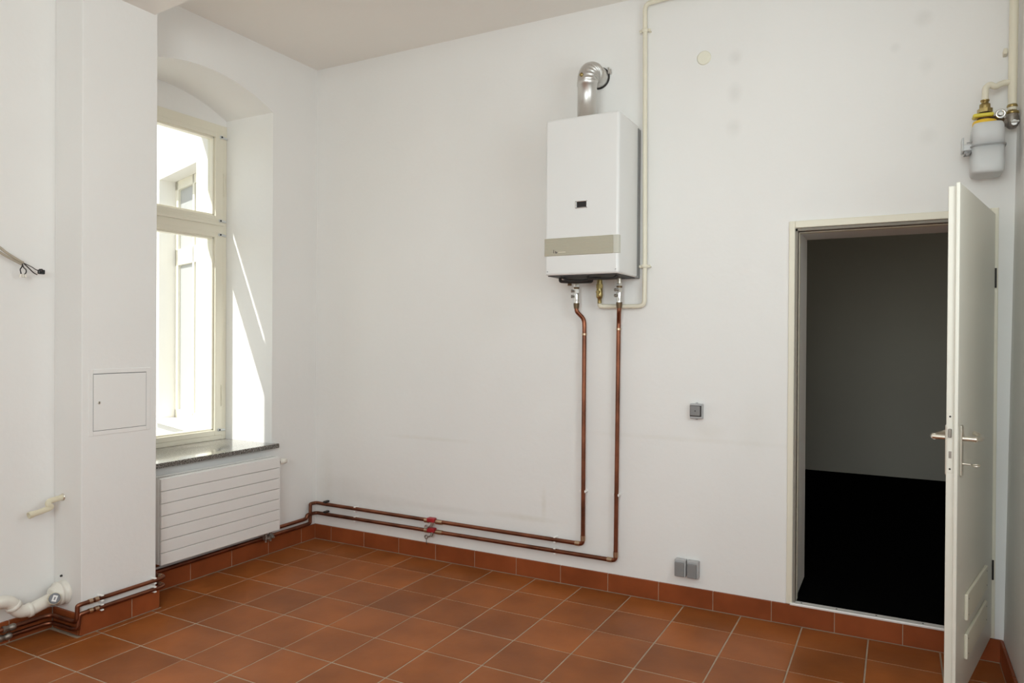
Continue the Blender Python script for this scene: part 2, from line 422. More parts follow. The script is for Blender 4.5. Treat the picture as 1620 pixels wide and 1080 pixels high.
struct(wl, 'wall_left', 'plaster', 'white window wall with a deep arched window recess')

# column
CX, CY0, CY1 = .231, -1.857, -1.453
struct(MB().box((0, CY0, 0), (CX, CY1, 3.25), .004, 2), 'wall_column', 'plaster', 'square white plastered column in front of the window wall', 'column')

# hall behind the door
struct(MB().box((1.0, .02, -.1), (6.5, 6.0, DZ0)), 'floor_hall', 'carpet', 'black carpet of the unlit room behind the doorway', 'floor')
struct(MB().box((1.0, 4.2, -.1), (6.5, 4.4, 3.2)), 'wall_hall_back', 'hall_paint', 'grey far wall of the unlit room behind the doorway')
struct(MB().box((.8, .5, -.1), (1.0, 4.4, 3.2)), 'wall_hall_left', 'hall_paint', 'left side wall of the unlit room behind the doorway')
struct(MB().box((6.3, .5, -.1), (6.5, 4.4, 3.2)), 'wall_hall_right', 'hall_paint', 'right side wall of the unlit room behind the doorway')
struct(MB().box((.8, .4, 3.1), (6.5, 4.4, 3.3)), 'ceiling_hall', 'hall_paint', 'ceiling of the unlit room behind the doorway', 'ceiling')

# tiled skirtings
SH, ST = .105, .013
sk_mesh = {}
def skirting(parent, p0, p1, nrm, joints):
    """tiles from p0 to p1 (2-D), standing proud by ST along nrm; joints = distances of the seams"""
    p0 = Vector(p0); p1 = Vector(p1); d = (p1 - p0); Lg = d.length; d.normalize(); nrm = Vector(nrm)
    js = [0] + [j for j in joints if .02 < j < Lg - .02] + [Lg]
    ang = math.atan2(d.y, d.x)
    side = 1 if (Vector((-d.y, d.x)) - nrm).length < .5 else -1
    for a, b in zip(js[:-1], js[1:]):
        ln = b - a - .003; key = (round(ln, 3), side)
        if key not in sk_mesh:
            o = MB().box((-ln / 2, 0, -SH / 2 + .002), (ln / 2, side * ST, SH / 2), .0015, 1).build('skirting_tile', 'skirting_terracotta', parent, recenter=False); sk_mesh[key] = o.data
        else:
            o = bpy.data.objects.new('skirting_tile', sk_mesh[key]); COL.objects.link(o); o.parent = parent
        c = p0 + d * ((a + b) / 2)
        o.location = Vector((c.x, c.y, SH / 2)) - WPOS[parent.name]; o.rotation_euler = (0, 0, ang)
def base(name, label, loc):
    e_ = MB()
    return e_
def skirt_root(name, label, lo, hi):
    o = MB().box(lo, hi).build(name, 'grout'); return tag(o, label, 'skirting', kind='structure')
s1 = skirt_root('baseboard_back', 'terracotta tile skirting under the boiler wall and door step', (0, -.0125, 0), (4.2, -.0003, .103))
skirting(s1, (0, -.001), (4.199, -.001), (0, -1), [.166 + .3024 * k for k in range(14)])
s2 = skirt_root('baseboard_left', 'terracotta tile skirting below the radiator', (.0003, -1.44, 0), (.0125, -.014, .103))
skirting(s2, (.001, -.014), (.001, -1.439), (1, 0), [.138 + .305 * k for k in range(6)])
s3 = skirt_root('baseboard_column', 'terracotta tile skirting wrapping the white column', (CX + .0003, CY0, 0), (CX + .0125, CY1, .103))
skirting(s3, (CX + .001, CY1 + .014), (CX + .001, CY0 - .014), (1, 0), [.16])
skirting(s3, (CX, CY0 - .001), (.014, CY0 - .001), (0, -1), [])
skirting(s3, (.014, CY1 + .001), (CX, CY1 + .001), (0, 1), [])
s4 = skirt_root('baseboard_left_corner', 'terracotta tile skirting under the white waste pipe', (.0003, YF, 0), (.0125, CY0 - .015, .103))
skirting(s4, (.001, CY0 - .015), (.001, YF), (1, 0), [.2 + .305 * k for k in range(14)])
s5 = skirt_root('baseboard_right', 'terracotta tile skirting behind the open door', (xr(0) - .0125, YF, 0), (xr(0) - .0003, -.014, .103))
skirting(s5, (xr(0) - .0005, -.014), (xr(0) - .0005, YF), (-1, 0), [.1 + .305 * k for k in range(20)])

# ------------------------------------------------------------------ courtyard
gr = MB().box((-30, -25, -3.7), (-.72, 25, -3.5)); struct(gr, 'courtyard_ground', 'courtyard', 'pale courtyard paving outside the window', 'ground')
FP = Vector((-2.57, .91, 0)); FU = Vector((-.9467, .3226, 0)); FN = Vector((-.3226, -.9467, 0))
FM = Matrix(((FU.x, FN.x, 0, FP.x), (FU.y, FN.y, 0, FP.y), (0, 0, 1, 0), (0, 0, 0, 1)))      # (along wall, towards viewer, up)
bw = empty('building_wing', (-2.57, .91, -3.5), 'sunlit white building wing with a recessed window across the courtyard', 'building')
wm = MB(FM); S0, S1, Z0, Z1, ND = -.18, .965, .55, 3.205, .17
wm.box((-1.93, -.5, -3.5), (S0, 0, 9)); wm.box((S1, -.5, -3.5), (14, 0, 9)); wm.box((S0, -.5, -3.5), (S1, 0, Z0)); wm.box((S0, -.5, Z1), (S1, 0, 9)); wm.box((S0, -.5, Z0), (S1, -ND - .06, Z1))
wm.build('wall', 'stucco', bw)
fmb = MB(FM)
for (a, b_, c, d) in ((S0, S0 + .09, Z0, Z1), (S1 - .09, S1, Z0, Z1), (S0, S1, Z1 - .1, Z1), (S0, S1, Z0, Z0 + .1), (S0, S1, 2.26, 2.44), (.37, .42, Z0, Z1)):
    fmb.box((a, -ND - .06, c), (b_, -ND, d), .004, 1)
fwin = fmb.build('window_frame', 'window_paint', bw)
MB(FM).box((S0 + .02, -ND - .05, Z0 + .02), (S1 - .02, -ND - .03, Z1 - .02)).build('pane', 'far_glass', fwin)
MB(FM).box((S0 - .05, -ND, Z0 - .03), (S1 + .05, .06, Z0 + .005), .004, 1).build('window_ledge', 'stucco', bw)

# ------------------------------------------------------------------ window
win = empty('window_1', (XI, YC, .745), 'tall cream painted window with transom in the arched recess', 'window', kind='structure')
x0, x1 = -.554, -.452
yl, yr = YC - HW + .001, YC + HW - .001
f = MB()
f.box((x0, yr - .036, .745), (x1, yr, FT), .003); f.box((x0, yl, .745), (x1, yl + .036, FT), .003)
f.box((x0, yl + .036, 2.885), (x1, yr - .036, FT), .003); f.box((x0, yl + .036, .746), (x1, yr - .036, .782), .003)
fr_ = f.build('frame', 'window_paint', win)
t = MB(); t.box((x0, yl + .03, 2.196), (x1 + .004, yr - .03, 2.255), .003); t.box((x0, yl + .03, 2.25), (x1 + .016, yr - .03, 2.272), .005); t.box((x0, yl + .03, 2.268), (x1 + .010, yr - .03, 2.290), .004)
t.build('transom', 'window_paint', win)
def sash(z0, z1, zg0, zg1):
    s = MB(); a, b_ = -.530, -.446
    s.box((a, yr - .098, z0), (b_, yr - .034, z1), .004); s.box((a, yl + .034, z0), (b_, yl + .098, z1), .004)
    s.box((a, yl + .09, zg1), (b_ - .003, yr - .09, z1), .004); s.box((a, yl + .09, z0), (b_ - .003, yr - .09, zg0), .004)
    # glazing bead
    for (p, q) in (((yr - .112, yr - .094), (zg0, zg1)), ((yl + .094, yl + .112), (zg0, zg1))): s.box((-.515, p[0], q[0]), (-.462, p[1], q[1]), .002, 1)
    s.box((-.515, yl + .1, zg1 - .014), (-.462, yr - .1, zg1 + .004), .002, 1); s.box((-.515, yl + .1, zg0 - .004), (-.462, yr - .1, zg0 + .012), .002, 1)
    o = s.build('sash', 'window_paint', win)
    MB().box((-.492, yl + .1, zg0 - .006), (-.487, yr - .1, zg1 + .006)).build('pane', 'clear_glass', o)
sash(2.288, 2.90, 2.318, 2.868); sash(.778, 2.20, .815, 2.168)
for (y, z) in ((-.478, 2.872), (-.486, 2.284), (-.487, 2.186), (-.488, .816)):
    h_ = MB().lathe((-.45, y, z), (1, 0, 0), [(0, .011), (.010, .012), (.016, .009)], 14); h_.cyl((-.440, y, z), (-.440, y + .045, z - .003), .0085, seg=12)
    hh = h_.build('hinge', 'meter_grey', win); MB().cyl((-.4345, y, z), (-.431, y, z), .0065, seg=12).build('hinge_pin', 'black_plastic', hh)
gs = MB().tube([(-.448, -.452, 2.62), (-.440, -.451, 2.60), (-.440, -.449, 2.48), (-.448, -.448, 2.46)], .003, .01, 6); gs.build('latch', 'window_paint', win)
gs = MB().tube([(-.447, -.468, 1.13), (-.441, -.468, 1.12), (-.441, -.467, .99), (-.447, -.467, .98)], .003, .01, 6); gs.build('latch', 'window_paint', win)
sill = MB(); sill.box((-.448, YC - HW + .001, .716), (.012, YC + HW - .001, .746), .003, 2); sill.box((.0, -1.44, .716), (.052, -.398, .7465), .006, 3)
o = sill.build('window_sill', 'granite'); tag(o, 'polished brown speckled stone window sill above the radiator', 'window sill', kind='structure')

# ------------------------------------------------------------------ radiator
RX0, RX1, RY0, RY1, RZ0, RZ1 = .030, .122, -1.343, -.460, .180, .668
rad = empty('radiator', (.07, (RY0 + RY1) / 2, RZ0), 'white flat panel radiator with horizontal grooves under the window', 'radiator')
MB().box((RX0 + .012, RY0 + .006, RZ0 + .012), (RX1 - .016, RY1 - .006, RZ1 - .012)).build('core', 'radiator_white', rad)
n_s = 7; pitch = (RZ1 - RZ0) / n_s
for k in range(n_s):
    MB().box((RX1 - .018, RY0, RZ0 + k * pitch + .0015), (RX1, RY1, RZ0 + (k + 1) * pitch - .0015), .0016, 1).build('slat', 'radiator_white', rad)
for (a, b_) in ((RY0 - .002, RY0 + .004), (RY1 - .004, RY1 + .002)): MB().box((RX0, a, RZ0 + .004), (RX1 - .020, b_, RZ1 + .002), .002, 1).build('side_panel', 'radiator_white', rad)
tp = MB(); tp.box((RX0, RY0, RZ1 - .004), (RX0 + .012, RY1, RZ1 + .004), .002, 1); tp.box((RX1 - .026, RY0, RZ1 - .004), (RX1 - .016, RY1, RZ1 + .003), .002, 1)
for k in range(60): y = RY0 + .01 + k * (RY1 - RY0 - .02) / 59; tp.box((RX0 + .01, y - .002, RZ1 - .006), (RX1 - .02, y + .002, RZ1 - .001))
tp.build('top_grille', 'radiator_white', rad)
vh = MB().lathe((.100, RY1 + .004, .632), (0, 1, 0), [(0, .013), (.012, .013), (.014, .019), (.040, .0205), (.068, .018), (.072, .014)], 18); vh.build('thermostat_head', 'pvc_white', rad)
MB().lathe((.100, RY1 + .001, .632), (0, 1, 0), [(0, .015), (.009, .015)], 16).build('thermostat_collar', 'dark_metal', rad)
hv = MB(); hv.box((.048, -.545, .120), (.085, -.475, .148), .004, 1); hv.cyl((.066, -.53, .146), (.066, -.53, .186), .010); hv.cyl((.066, -.49, .146), (.066, -.49, .186), .010)
hv.lathe((.085, -.53, .134), (1, 0, 0), [(0, .010), (.010, .010), (.012, .007), (.016, .007)], 12); hv.lathe((.085, -.49, .134), (1, 0, 0), [(0, .010), (.010, .010), (.012, .007), (.016, .007)], 12)
hv.cyl((.066, -.53, .122), (.066, -.53, .105), .008); hv.cyl((.066, -.49, .122), (.066, -.49, .105), .008)
hv.build('connection_valve', 'cast_metal', rad)
br = MB(); br.box((.002, RY0 + .02, RZ0 + .02), (RX0 + .014, RY0 + .05, RZ1 - .05)); br.box((.002, RY1 - .15, RZ0 + .02), (RX0 + .014, RY1 - .12, RZ1 - .05)); build_pieces(br, 'bracket', 'radiator_white', rad)

# ------------------------------------------------------------------ boiler
BX0, BX1, BYF, BZ0, BZ1 = 2.024, 2.457, -.352, 1.823, 2.686
boil = empty('gas_boiler', ((BX0 + BX1) / 2, -.18, BZ0), 'white wall-hung gas boiler with a beige control strip', 'boiler')
c = MB(); c.box((BX0, BYF, BZ0), (BX1, -.026, BZ1), .014, 3); c.build('cover', 'enamel', boil)
MB().box((BX0 + .03, -.05, BZ0 - .004), (BX1 + .003, -.002, BZ1 - .02), .002, 1).build('back_panel', 'grey_plastic', boil)
MB().box((BX0 + .016, BYF + .012, BZ0 - .004), (BX1 - .012, -.03, BZ0 + .004)).build('underside', 'dark_metal', boil)
cp = MB(); cp.box((BX0 - .001, BYF - .003, 1.930), (BX1 - .030, BYF + .03, 2.028), .003, 2); cpo = cp.build('control_strip', 'panel_beige', boil)
MB().box((BX1 - .030, BYF - .003, 1.930), (BX1 + .001, BYF + .03, 2.028), .003, 2).build('strip_end_cap', 'panel_end', boil)
em = MB(); em.box((2.079, BYF - .0045, 1.945), (2.0825, BYF - .002, 1.963)); em.box((2.090, BYF - .0045, 1.944), (2.094, BYF - .002, 1.957)); em.sphere((2.098, BYF - .003, 1.948), .0045, 8, (1, .3, 1)); em.build('emblem', 'emblem_dark', cpo)
em = MB(); em.box((2.108, BYF - .0042, 1.947), (2.152, BYF - .002, 1.951), .001, 1); em.build('emblem_bar', 'emblem_pale', cpo)
dz = MB(); dx0, dx1, dz0, dz1, e_ = 2.208, 2.277, 2.183, 2.222, .0045
dz.box((dx0, BYF - .005, dz0), (dx1, BYF + .004, dz0 + e_), .001, 1); dz.box((dx0, BYF - .005, dz1 - e_), (dx1, BYF + .004, dz1), .001, 1); dz.box((dx0, BYF - .005, dz0), (dx0 + .008, BYF + .004, dz1), .001, 1); dz.box((dx1 - e_, BYF - .005, dz0), (dx1, BYF + .004, dz1), .001, 1)
dzo = dz.build('display_bezel', 'chrome', boil)
MB().box((dx0 + .004, BYF - .003, dz0 + .003), (dx1 - .003, BYF + .002, dz1 - .003)).build('display', 'black_plastic', dzo)
for x in (BX0 + .018, BX1 - .016): MB().lathe((x, BYF - .0005, 1.845), (0, -1, 0), [(0, .004), (.002, .003)], 10).build('screw', 'grey_light', boil)
up = MB(); up.tube([(2.06, -.22, 1.82), (2.06, -.22, 1.80), (2.14, -.2, 1.795), (2.22, -.14, 1.80), (2.22, -.14, 1.82)], .009, .02); up.tube([(2.25, -.28, 1.82), (2.26, -.28, 1.805), (2.40, -.27, 1.803), (2.42, -.26, 1.82)], .006, .02); up.tube([(2.10, -.28, 1.82), (2.12, -.26, 1.80), (2.2, -.22, 1.80), (2.3, -.2, 1.82)], .007, .02)
build_pieces(up, 'underside_pipes', 'dark_metal', boil)
up = MB(); up.lathe((2.075, -.12, 1.822), (0, 0, -1), [(0, .018), (.02, .018), (.022, .012), (.04, .012)], 12); up.build('condensate_fitting', 'dark_brass', boil)

# ------------------------------------------------------------------ flue
FX, FY, FR = 2.205, -.19, .0545
FZ = 2.985
flue = empty('flue_pipe', (FX, FY, BZ1), 'ribbed silver flue elbow rising from the boiler into the wall', 'flue pipe')
lo_ = MB(); lo_.lathe((FX, FY, BZ1 - .002), (0, 0, 1), [(0, FR), (.03, FR), (.031, FR + .0015), (.036, FR + .0015), (.037, FR), (.215, FR), (.216, FR + .003), (.236, FR + .003)], 40); lo_.build('lower_pipe', 'aluminium', flue)
# ribbed bend: from vertical to horizontal (+y)
RB = .085; zc = BZ1 + .232; yc = FY + RB
seg, nst = 40, 60; vs = []; fs = []
for k in range(nst + 1):
    a = math.pi / 2 * k / nst; c = Vector((FX, yc - RB * math.cos(a), zc + RB * math.sin(a)))
    rad_dir = Vector((0, -math.cos(a), math.sin(a)))
    for j in range(seg):
        q = 2 * math.pi * j / seg
        wv_ = .5 - .5 * math.cos(2 * math.pi * 8 * k / nst) if 2 < k < nst - 2 else 0
        inner = min(1, max(0, .30 - .35 * math.cos(q) + .65 * math.sin(q)))
        r_ = FR + .0015 + .013 * (wv_ - .5) * inner
        vs.append(c + rad_dir * math.cos(q) * r_ + Vector((1, 0, 0)) * math.sin(q) * r_)
for k in range(nst):
    for j in range(seg): fs.append([k * seg + j, k * seg + (j + 1) % seg, (k + 1) * seg + (j + 1) % seg, (k + 1) * seg + j])
el = MB(); el._add(vs, fs, True); el.build('elbow', 'aluminium', flue)
hz = MB(); hz.lathe((FX, yc - .002, zc + RB), (0, 1, 0), [(0, FR + .001), (.02, FR + .001), (.021, FR + .003), (-yc + .001, FR + .003)], 40); hz.build('wall_pipe', 'aluminium', flue)
rg = MB(); rg.lathe((FX, -.010, zc + RB), (0, 1, 0), [(0, FR + .004), (.002, FR + .009), (.009, FR + .010)], 40); rg.build('wall_ring', 'dark_metal', flue)
bk = MB(); bk.box((FX + .058, -.022, zc + RB + .012), (FX + .078, -.001, zc + RB + .04), .003, 1); bk.cyl((FX + .06, -.012, zc + RB + .05), (FX + .075, -.012, zc + RB + .01), .006); bk.build('wall_clamp', 'aluminium', flue)
pc = Vector((FX - .012, FY - FR + .006, zc + .030)); MB().lathe(pc, (-.15, -1, .25), [(0, .011), (.010, .011), (.012, .008)], 14).build('test_plug', 'brass', flue)

# ------------------------------------------------------------------ copper pipes and valves under the boiler
PR = .0125
def valve(name, x, y, z1, z0, label, kind):
    e = empty(name, (x, y, z0), label, 'valve'); h_ = z1 - z0; b_ = MB()
    if kind == 'gas':
        b_.lathe((x, y, z1), (0, 0, -1), [(0, .016), (.03, .016)], 14); b_.hexnut((x, y, z1 - .028), (x, y, z1 - .052), .021)
        b_.lathe((x, y, z1 - .05), (0, 0, -1), [(0, .017), (.02, .018), (.045, .019), (.06, .015), (.064, .012), (h_ - .05, .012)], 14); b_.build('body', 'brass', e)
        k = MB(); k.cyl((x, y - .015, z1 - .075), (x, y - .034, z1 - .075), .010); k.box((x - .006, y - .040, z1 - .108), (x + .006, y - .033, z1 - .062), .003, 1); k.build('tap_handle', 'brass', e)
    else:
        b_.lathe((x, y, z1), (0, 0, -1), [(0, .012), (.03, .012)], 14); b_.build('tail', 'satin_metal', e)
        c = MB(); c.hexnut((x, y, z1 - .028), (x, y, z1 - .042), .0185); c.hexnut((x, y, z1 - .054), (x, y, z1 - .078), .0185); c.lathe((x, y, z1 - .076), (0, 0, -1), [(0, .015), (.012, .017), (.042, .017), (.05, .015), (.062, .0155)], 16)
        c.build('body', 'chrome', e)
        g_ = MB(); g_.lathe((x, y, z1 - .042), (0, 0, -1), [(0, .0165), (.012, .0165)], 14); g_.lathe((x, y, z1 - .136), (0, 0, -1), [(0, .017), (.010, .0175), (.028, .015), (h_ - .136 + .002, .0145)], 14); build_pieces(g_, 'union_nut', 'dark_brass', e)
        k = MB(); sx = -1 if kind == 'l' else -.55
        dirv = Vector((sx, -1 - sx * .2, 0)).normalized()
        for zz in (.066, .098): k.lathe(Vector((x, y, z1 - zz)) + dirv * .012, dirv, [(0, .007), (.012, .007), (.013, .009), (.020, .009), (.021, .005)], 10)
        build_pieces(k, 'spindle', 'cast_metal', e)
valve('shutoff_valve', 2.098, -.072, 1.8185, 1.652, 'nickel shut-off valve under the left side of the boiler', 'l')
valve('gas_valve', 2.236, -.055, 1.8185, 1.680, 'brass gas tap under the middle of the boiler', 'gas')
valve('shutoff_valve', 2.362, -.072, 1.8185, 1.652, 'nickel shut-off valve under the right corner of the boiler', 'r')

def clip(par, c, axis, nrm, r=PR):
    """small white saddle clip holding a pipe; axis = pipe direction, nrm = away from wall"""
    c = Vector(c); ax = Vector(axis).normalized(); n_ = Vector(nrm).normalized(); tq = ax.cross(n_)
    m_ = MB(Matrix(((ax.x, tq.x, n_.x, c.x), (ax.y, tq.y, n_.y, c.y), (ax.z, tq.z, n_.z, c.z), (0, 0, 0, 1))))
    m_.box((-.006, -.016, -.033), (.006, .016, -.010), .002, 1); m_.box((-.0075, r - .001, -.014), (.0075, r + .006, .013), .002, 1); m_.box((-.0075, -r - .006, -.014), (.0075, -r + .001, .013), .002, 1)
    return m_.build('clip', 'clip_white', par)
def collar(mb, p, d, ln=.03, r=PR + .002): p = Vector(p); d = Vector(d).normalized(); return mb.cyl(p - d * ln / 2, p + d * ln / 2, r, seg=16)
ZU, ZL = .262, .196
# flow pipe (left riser)
pa = empty('copper_pipe', (2.134, -.035, ZU), 'copper heating pipe rising to the left boiler valve, upper of the two pipes', 'pipe', 'heating pipes along the walls')
pts = [(2.098, -.072, 1.6515), (2.100, -.070, 1.632), (2.132, -.036, 1.590), (2.134, -.035, 1.54), (2.134, -.035, ZU), (.040, -.035, ZU + .006), (.034, -.075, ZU + .006), (.034, -.085, ZU + .004), (.034, -.087, .130), (.034, -.110, .128), (.034, -1.415, .124)]
MB().tube(pts[:5] + pts[5:], PR, .024).build('tube', 'copper', pa)
colm = MB(); collar(colm, (2.134, -.035, ZU + .035), (0, 0, 1)); collar(colm, (2.100, -.035, ZU), (1, 0, 0)); collar(colm, (2.134, -.035, 1.50), (0, 0, 1), .012); build_pieces(colm, 'elbow_collar', 'solder', pa)
for x in (.408, 1.953): clip(pa, (x, -.035, ZU + .002), (1, 0, 0), (0, -1, 0))
clip(pa, (2.134, -.035, .575), (0, 0, 1), (0, -1, 0))
# return pipe (right riser)
pb = empty('copper_pipe', (2.340, -.035, ZL), 'copper heating pipe rising to the right boiler valve, lower of the two pipes', 'pipe', 'heating pipes along the walls')
pts2 = [(2.362, -.072, 1.6515), (2.360, -.070, 1.63), (2.347, -.036, 1.575), (2.346, -.035, 1.54), (2.338, -.035, ZL), (.045, -.035, ZL), (.034, -.09, ZL), (.034, -.118, ZL - .002), (.034, -.122, .172), (.034, -.15, .169), (.034, -1.415, .163)]
MB().tube(pts2, PR, .024).build('tube', 'copper', pb)
colm = MB(); collar(colm, (2.338, -.035, ZL + .035), (0, 0, 1)); collar(colm, (2.302, -.035, ZL), (1, 0, 0)); collar(colm, (2.346, -.035, 1.53), (0, 0, 1), .012); build_pieces(colm, 'elbow_collar', 'solder', pb)
for x in (.408, 1.953): clip(pb, (x, -.035, ZL), (1, 0, 0), (0, -1, 0))
clip(pb, (2.340, -.035, .575), (0, 0, 1), (0, -1, 0))
# corner brackets
for par, z in ((pa, ZU + .008), (pb, ZL)):
    bmk = MB(); bmk.box((.120, -.050, z + .008), (.144, -.004, z + .021), .003, 1); bmk.lathe((.132, -.046, z + .015), (0, -1, 0), [(0, .006), (.005, .006)], 8); bmk.build('pipe_bracket', 'dark_metal', par)
# red drain taps
for par, z in ((pa, ZU), (pb, ZL)):
    cx = 1.062; d_ = MB(); d_.box((cx - .030, -.062, z - .004), (cx + .028, -.022, z + .024), .005, 1); tapo = d_.build('drain_tap', 'red_plastic', par)
    k = MB(); k.cyl((cx + .012, -.05, z - .002), (cx + .004, -.056, z - .030), .009, seg=10); torus(k, (cx - .030, -.062, z - .036), (.1, 1, 0), .011, .0045); k.cyl((cx - .018, -.06, z - .034), (cx + .004, -.056, z - .026), .005, seg=8); k.build('drain_nozzle', 'cast_metal', tapo)
    q_ = MB(); collar(q_, (cx + .055, -.035, z), (1, 0, 0), .05, PR + .0025); collar(q_, (cx - .045, -.035, z), (1, 0, 0), .03, PR + .0025); build_pieces(q_, 'tap_union', 'solder', par)
ch = MB(); ch.cyl((1.034, -.062, ZL - .045), (1.034, -.060, ZL - .085), .002, seg=6); ch.build('hanging_pin', 'dark_metal', pb)
# the pair going round the column
for (z, zd, off, pc_) in ((.162, .078, 0.026, pb), (.116, .040, .026, pa)):
    xo = CX + off; o2 = .0 if z > .14 else .018
    t_ = MB().tube([(.034, -1.415, z + .004), (xo - .004, -1.418, z + .002), (xo, -1.45, z), (xo, CY0 - .018 + o2, z), (xo - .006, CY0 - .030 + o2 * .5, z - .004), (xo - .006, CY0 - .032 + o2 * .2, zd + .01), (xo - .03, CY0 - .036, zd), (.055, CY0 - .036, zd), (.036, CY0 - .06, zd), (.036, -3.2, zd)], .0105, .02)
    t_.build('column_tube', 'copper', pc_)
    for y in (CY0 + .085, CY1 - .028): clip(pc_, (xo, y, z), (0, 1, 0), (1, 0, 0), .0105)
    q_ = MB()
    for y in (CY0 + .03, CY0 + .06): collar(q_, (xo, y, z), (0, 1, 0), .018, .0125)
    collar(q_, (xo - .03, -1.418, z + .002), (1, 0, 0), .02, .0125); build_pieces(q_, 'elbow_collar', 'solder', pc_)
    vv = MB(); vv.lathe((.036, CY0 - .20 - o2, zd), (0, -1, 0), [(0, .013), (.006, .016), (.02, .016), (.022, .013), (.04, .013), (.042, .016), (.056, .016)], 12); vv.build('pipe_union', 'cast_metal', pc_)

# ------------------------------------------------------------------ gas pipes
GR = .0128
gp = empty('gas_pipe', (2.497, -.034, 1.66), 'thin cream painted gas pipe running up beside the boiler to the ceiling', 'pipe')
MB().tube([(2.236, -.055, 1.6795), (2.236, -.052, 1.663), (2.27, -.036, 1.662), (2.497, -.034, 1.660), (2.499, -.034, 1.90), (2.489, -.034, 3.365), (2.60, -.034, 3.372), (4.19, -.034, 3.385)], GR, .035).build('tube', 'gas_paint', gp)
cm = MB()
for z in (1.885, 3.215):
    x = 2.498 if z < 2 else 2.490
    cm.lathe((x, -.034, z - .010), (0, 0, 1), [(0, GR + .002), (.003, GR + .006), (.017, GR + .006), (.02, GR + .002)], 16); cm.box((x - .034, -.036, z - .008), (x + .034, -.030, z + .008), .003, 1); cm.cyl((x + .024, -.034, z), (x + .024, -.001, z), .005, seg=8)
build_pieces(cm, 'pipe_clamp', 'gas_paint', gp)

# riser at the right
RXc, RYc = 4.204, -.085
rs = empty('gas_riser', (RXc, RYc, 2.50), 'thick cream gas riser pipe in the right corner above the meter', 'pipe')
MB().tube([(RXc, RYc, 2.50), (RXc + .006, RYc, H - .01)], .0175, .02).build('tube', 'gas_paint', rs)
MB().tube([(RXc, RYc, 2.632), (4.165, -.092, 2.632), (4.138, -.110, 2.612), (4.116, -.118, 2.626), (4.100, -.122, 2.612), (4.098, -.124, 2.555)], .0135, .02).build('branch_tube', 'gas_paint', rs)
MB().box((RXc - .030, -.05, 2.775), (RXc - .015, -.002, 2.80), .002, 1).build('pipe_clamp', 'gas_paint', rs)
bv = MB(); bv.lathe((RXc, RYc, 2.532), (0, 0, -1), [(0, .018), (.006, .021), (.010, .021), (.014, .016), (.03, .018), (.032, .026), (.042, .026), (.044, .022)], 16); bv.build('brass_nut', 'brass', rs)
bv = MB(); bv.lathe((RXc, RYc, 2.490), (0, 0, -1), [(0, .023), (.015, .026), (.04, .027), (.055, .022), (.065, .013), (.068, .0)], 16, False); bv.cyl((RXc - .015, RYc, 2.455), (RXc - .055, RYc - .01, 2.455), .019, seg=14); bvo = bv.build('valve_body', 'cast_metal', rs)
bv = MB(); bv.cyl((RXc + .004, RYc - .022, 2.446), (RXc + .004, RYc - .040, 2.442), .012); bv.box((RXc - .012, RYc - .050, 2.440), (RXc + .022, RYc - .036, 2.449), .003, 1); bv.build('valve_lever', 'chrome', bvo)

# gas meter
MX, MY = 4.106, -.135
gm = empty('gas_meter', (MX, MY, 2.218), 'small grey gas meter with yellow collars beside the right corner', 'gas meter')
def rrect(x0, x1, y0, y1, r, n=5):
    out = []
    for (cx, cy, a0) in ((x1 - r, y1 - r, 0), (x0 + r, y1 - r, 90), (x0 + r, y0 + r, 180), (x1 - r, y0 + r, 270)):
        for k in range(n + 1): a = math.radians(a0 + 90 * k / n); out.append((cx + r * math.cos(a), cy + r * math.sin(a)))
    return out
def loft(mb, secs):
    vs = []; k = len(secs[0][0])
    for (ring, z) in secs: vs += [(p[0], p[1], z) for p in ring]
    fs = [[j * k + i, j * k + (i + 1) % k, (j + 1) * k + (i + 1) % k, (j + 1) * k + i] for j in range(len(secs) - 1) for i in range(k)]
    fs += [list(range(k))[::-1], [(len(secs) - 1) * k + i for i in range(k)]]; return mb._add(vs, fs, True)
hw, hd = .062, .085
R_ = lambda d: rrect(MX - hw + d, MX + hw - d, MY - hd + d, MY + hd - d, .034 - d * .4)
lw = MB(); loft(lw, [(R_(.014), 2.214), (R_(.005), 2.218), (R_(.001), 2.226), (R_(.0), 2.25), (R_(0), 2.334)]); lw.build('lower_shell', 'meter_grey', gm)
lw = MB(); loft(lw, [(R_(0), 2.338), (R_(.001), 2.40), (R_(.003), 2.425), (R_(.008), 2.437)]); lw.build('upper_shell', 'meter_grey', gm)
lw = MB(); loft(lw, [(R_(-.005), 2.333), (R_(-.005), 2.339)]); lw.build('seam_flange', 'meter_dark', gm)
lw = MB(); lw.lathe((4.096, -.145, 2.432), (0, 0, 1), [(0, .047), (.018, .047), (.024, .044), (.027, .036)], 28); lw.build('collar', 'orange_yellow', gm)
ct = MB(); ct.box((MX - hw - .030, MY - .050, 2.325), (MX - hw + .004, MY + .030, 2.352), .003, 1); ct.box((MX - hw - .036, MY - .050, 2.322), (MX - hw - .028, MY + .030, 2.385), .004, 1); ct.build('counter', 'meter_grey', gm)
ct = MB(); ct.box((MX - hw - .026, MY - .040, 2.312), (MX - hw - .002, MY + .02, 2.326)); ct.cyl((MX - hw + .004, MY - .03, 2.326), (MX - hw - .018, MY - .075, 2.302), .006, seg=8); ct.cyl((MX - hw + .002, MY - .06, 2.357), (MX - hw - .018, MY - .065, 2.354), .003, seg=8); build_pieces(ct, 'counter_bracket', 'meter_dark', gm)
tx, ty = 4.098, -.124
nk = MB(); nk.lathe((tx, ty, 2.462), (0, 0, 1), [(0, .030), (.022, .030), (.024, .022), (.05, .022)], 18); nk.build('neck', 'dark_brass', gm)
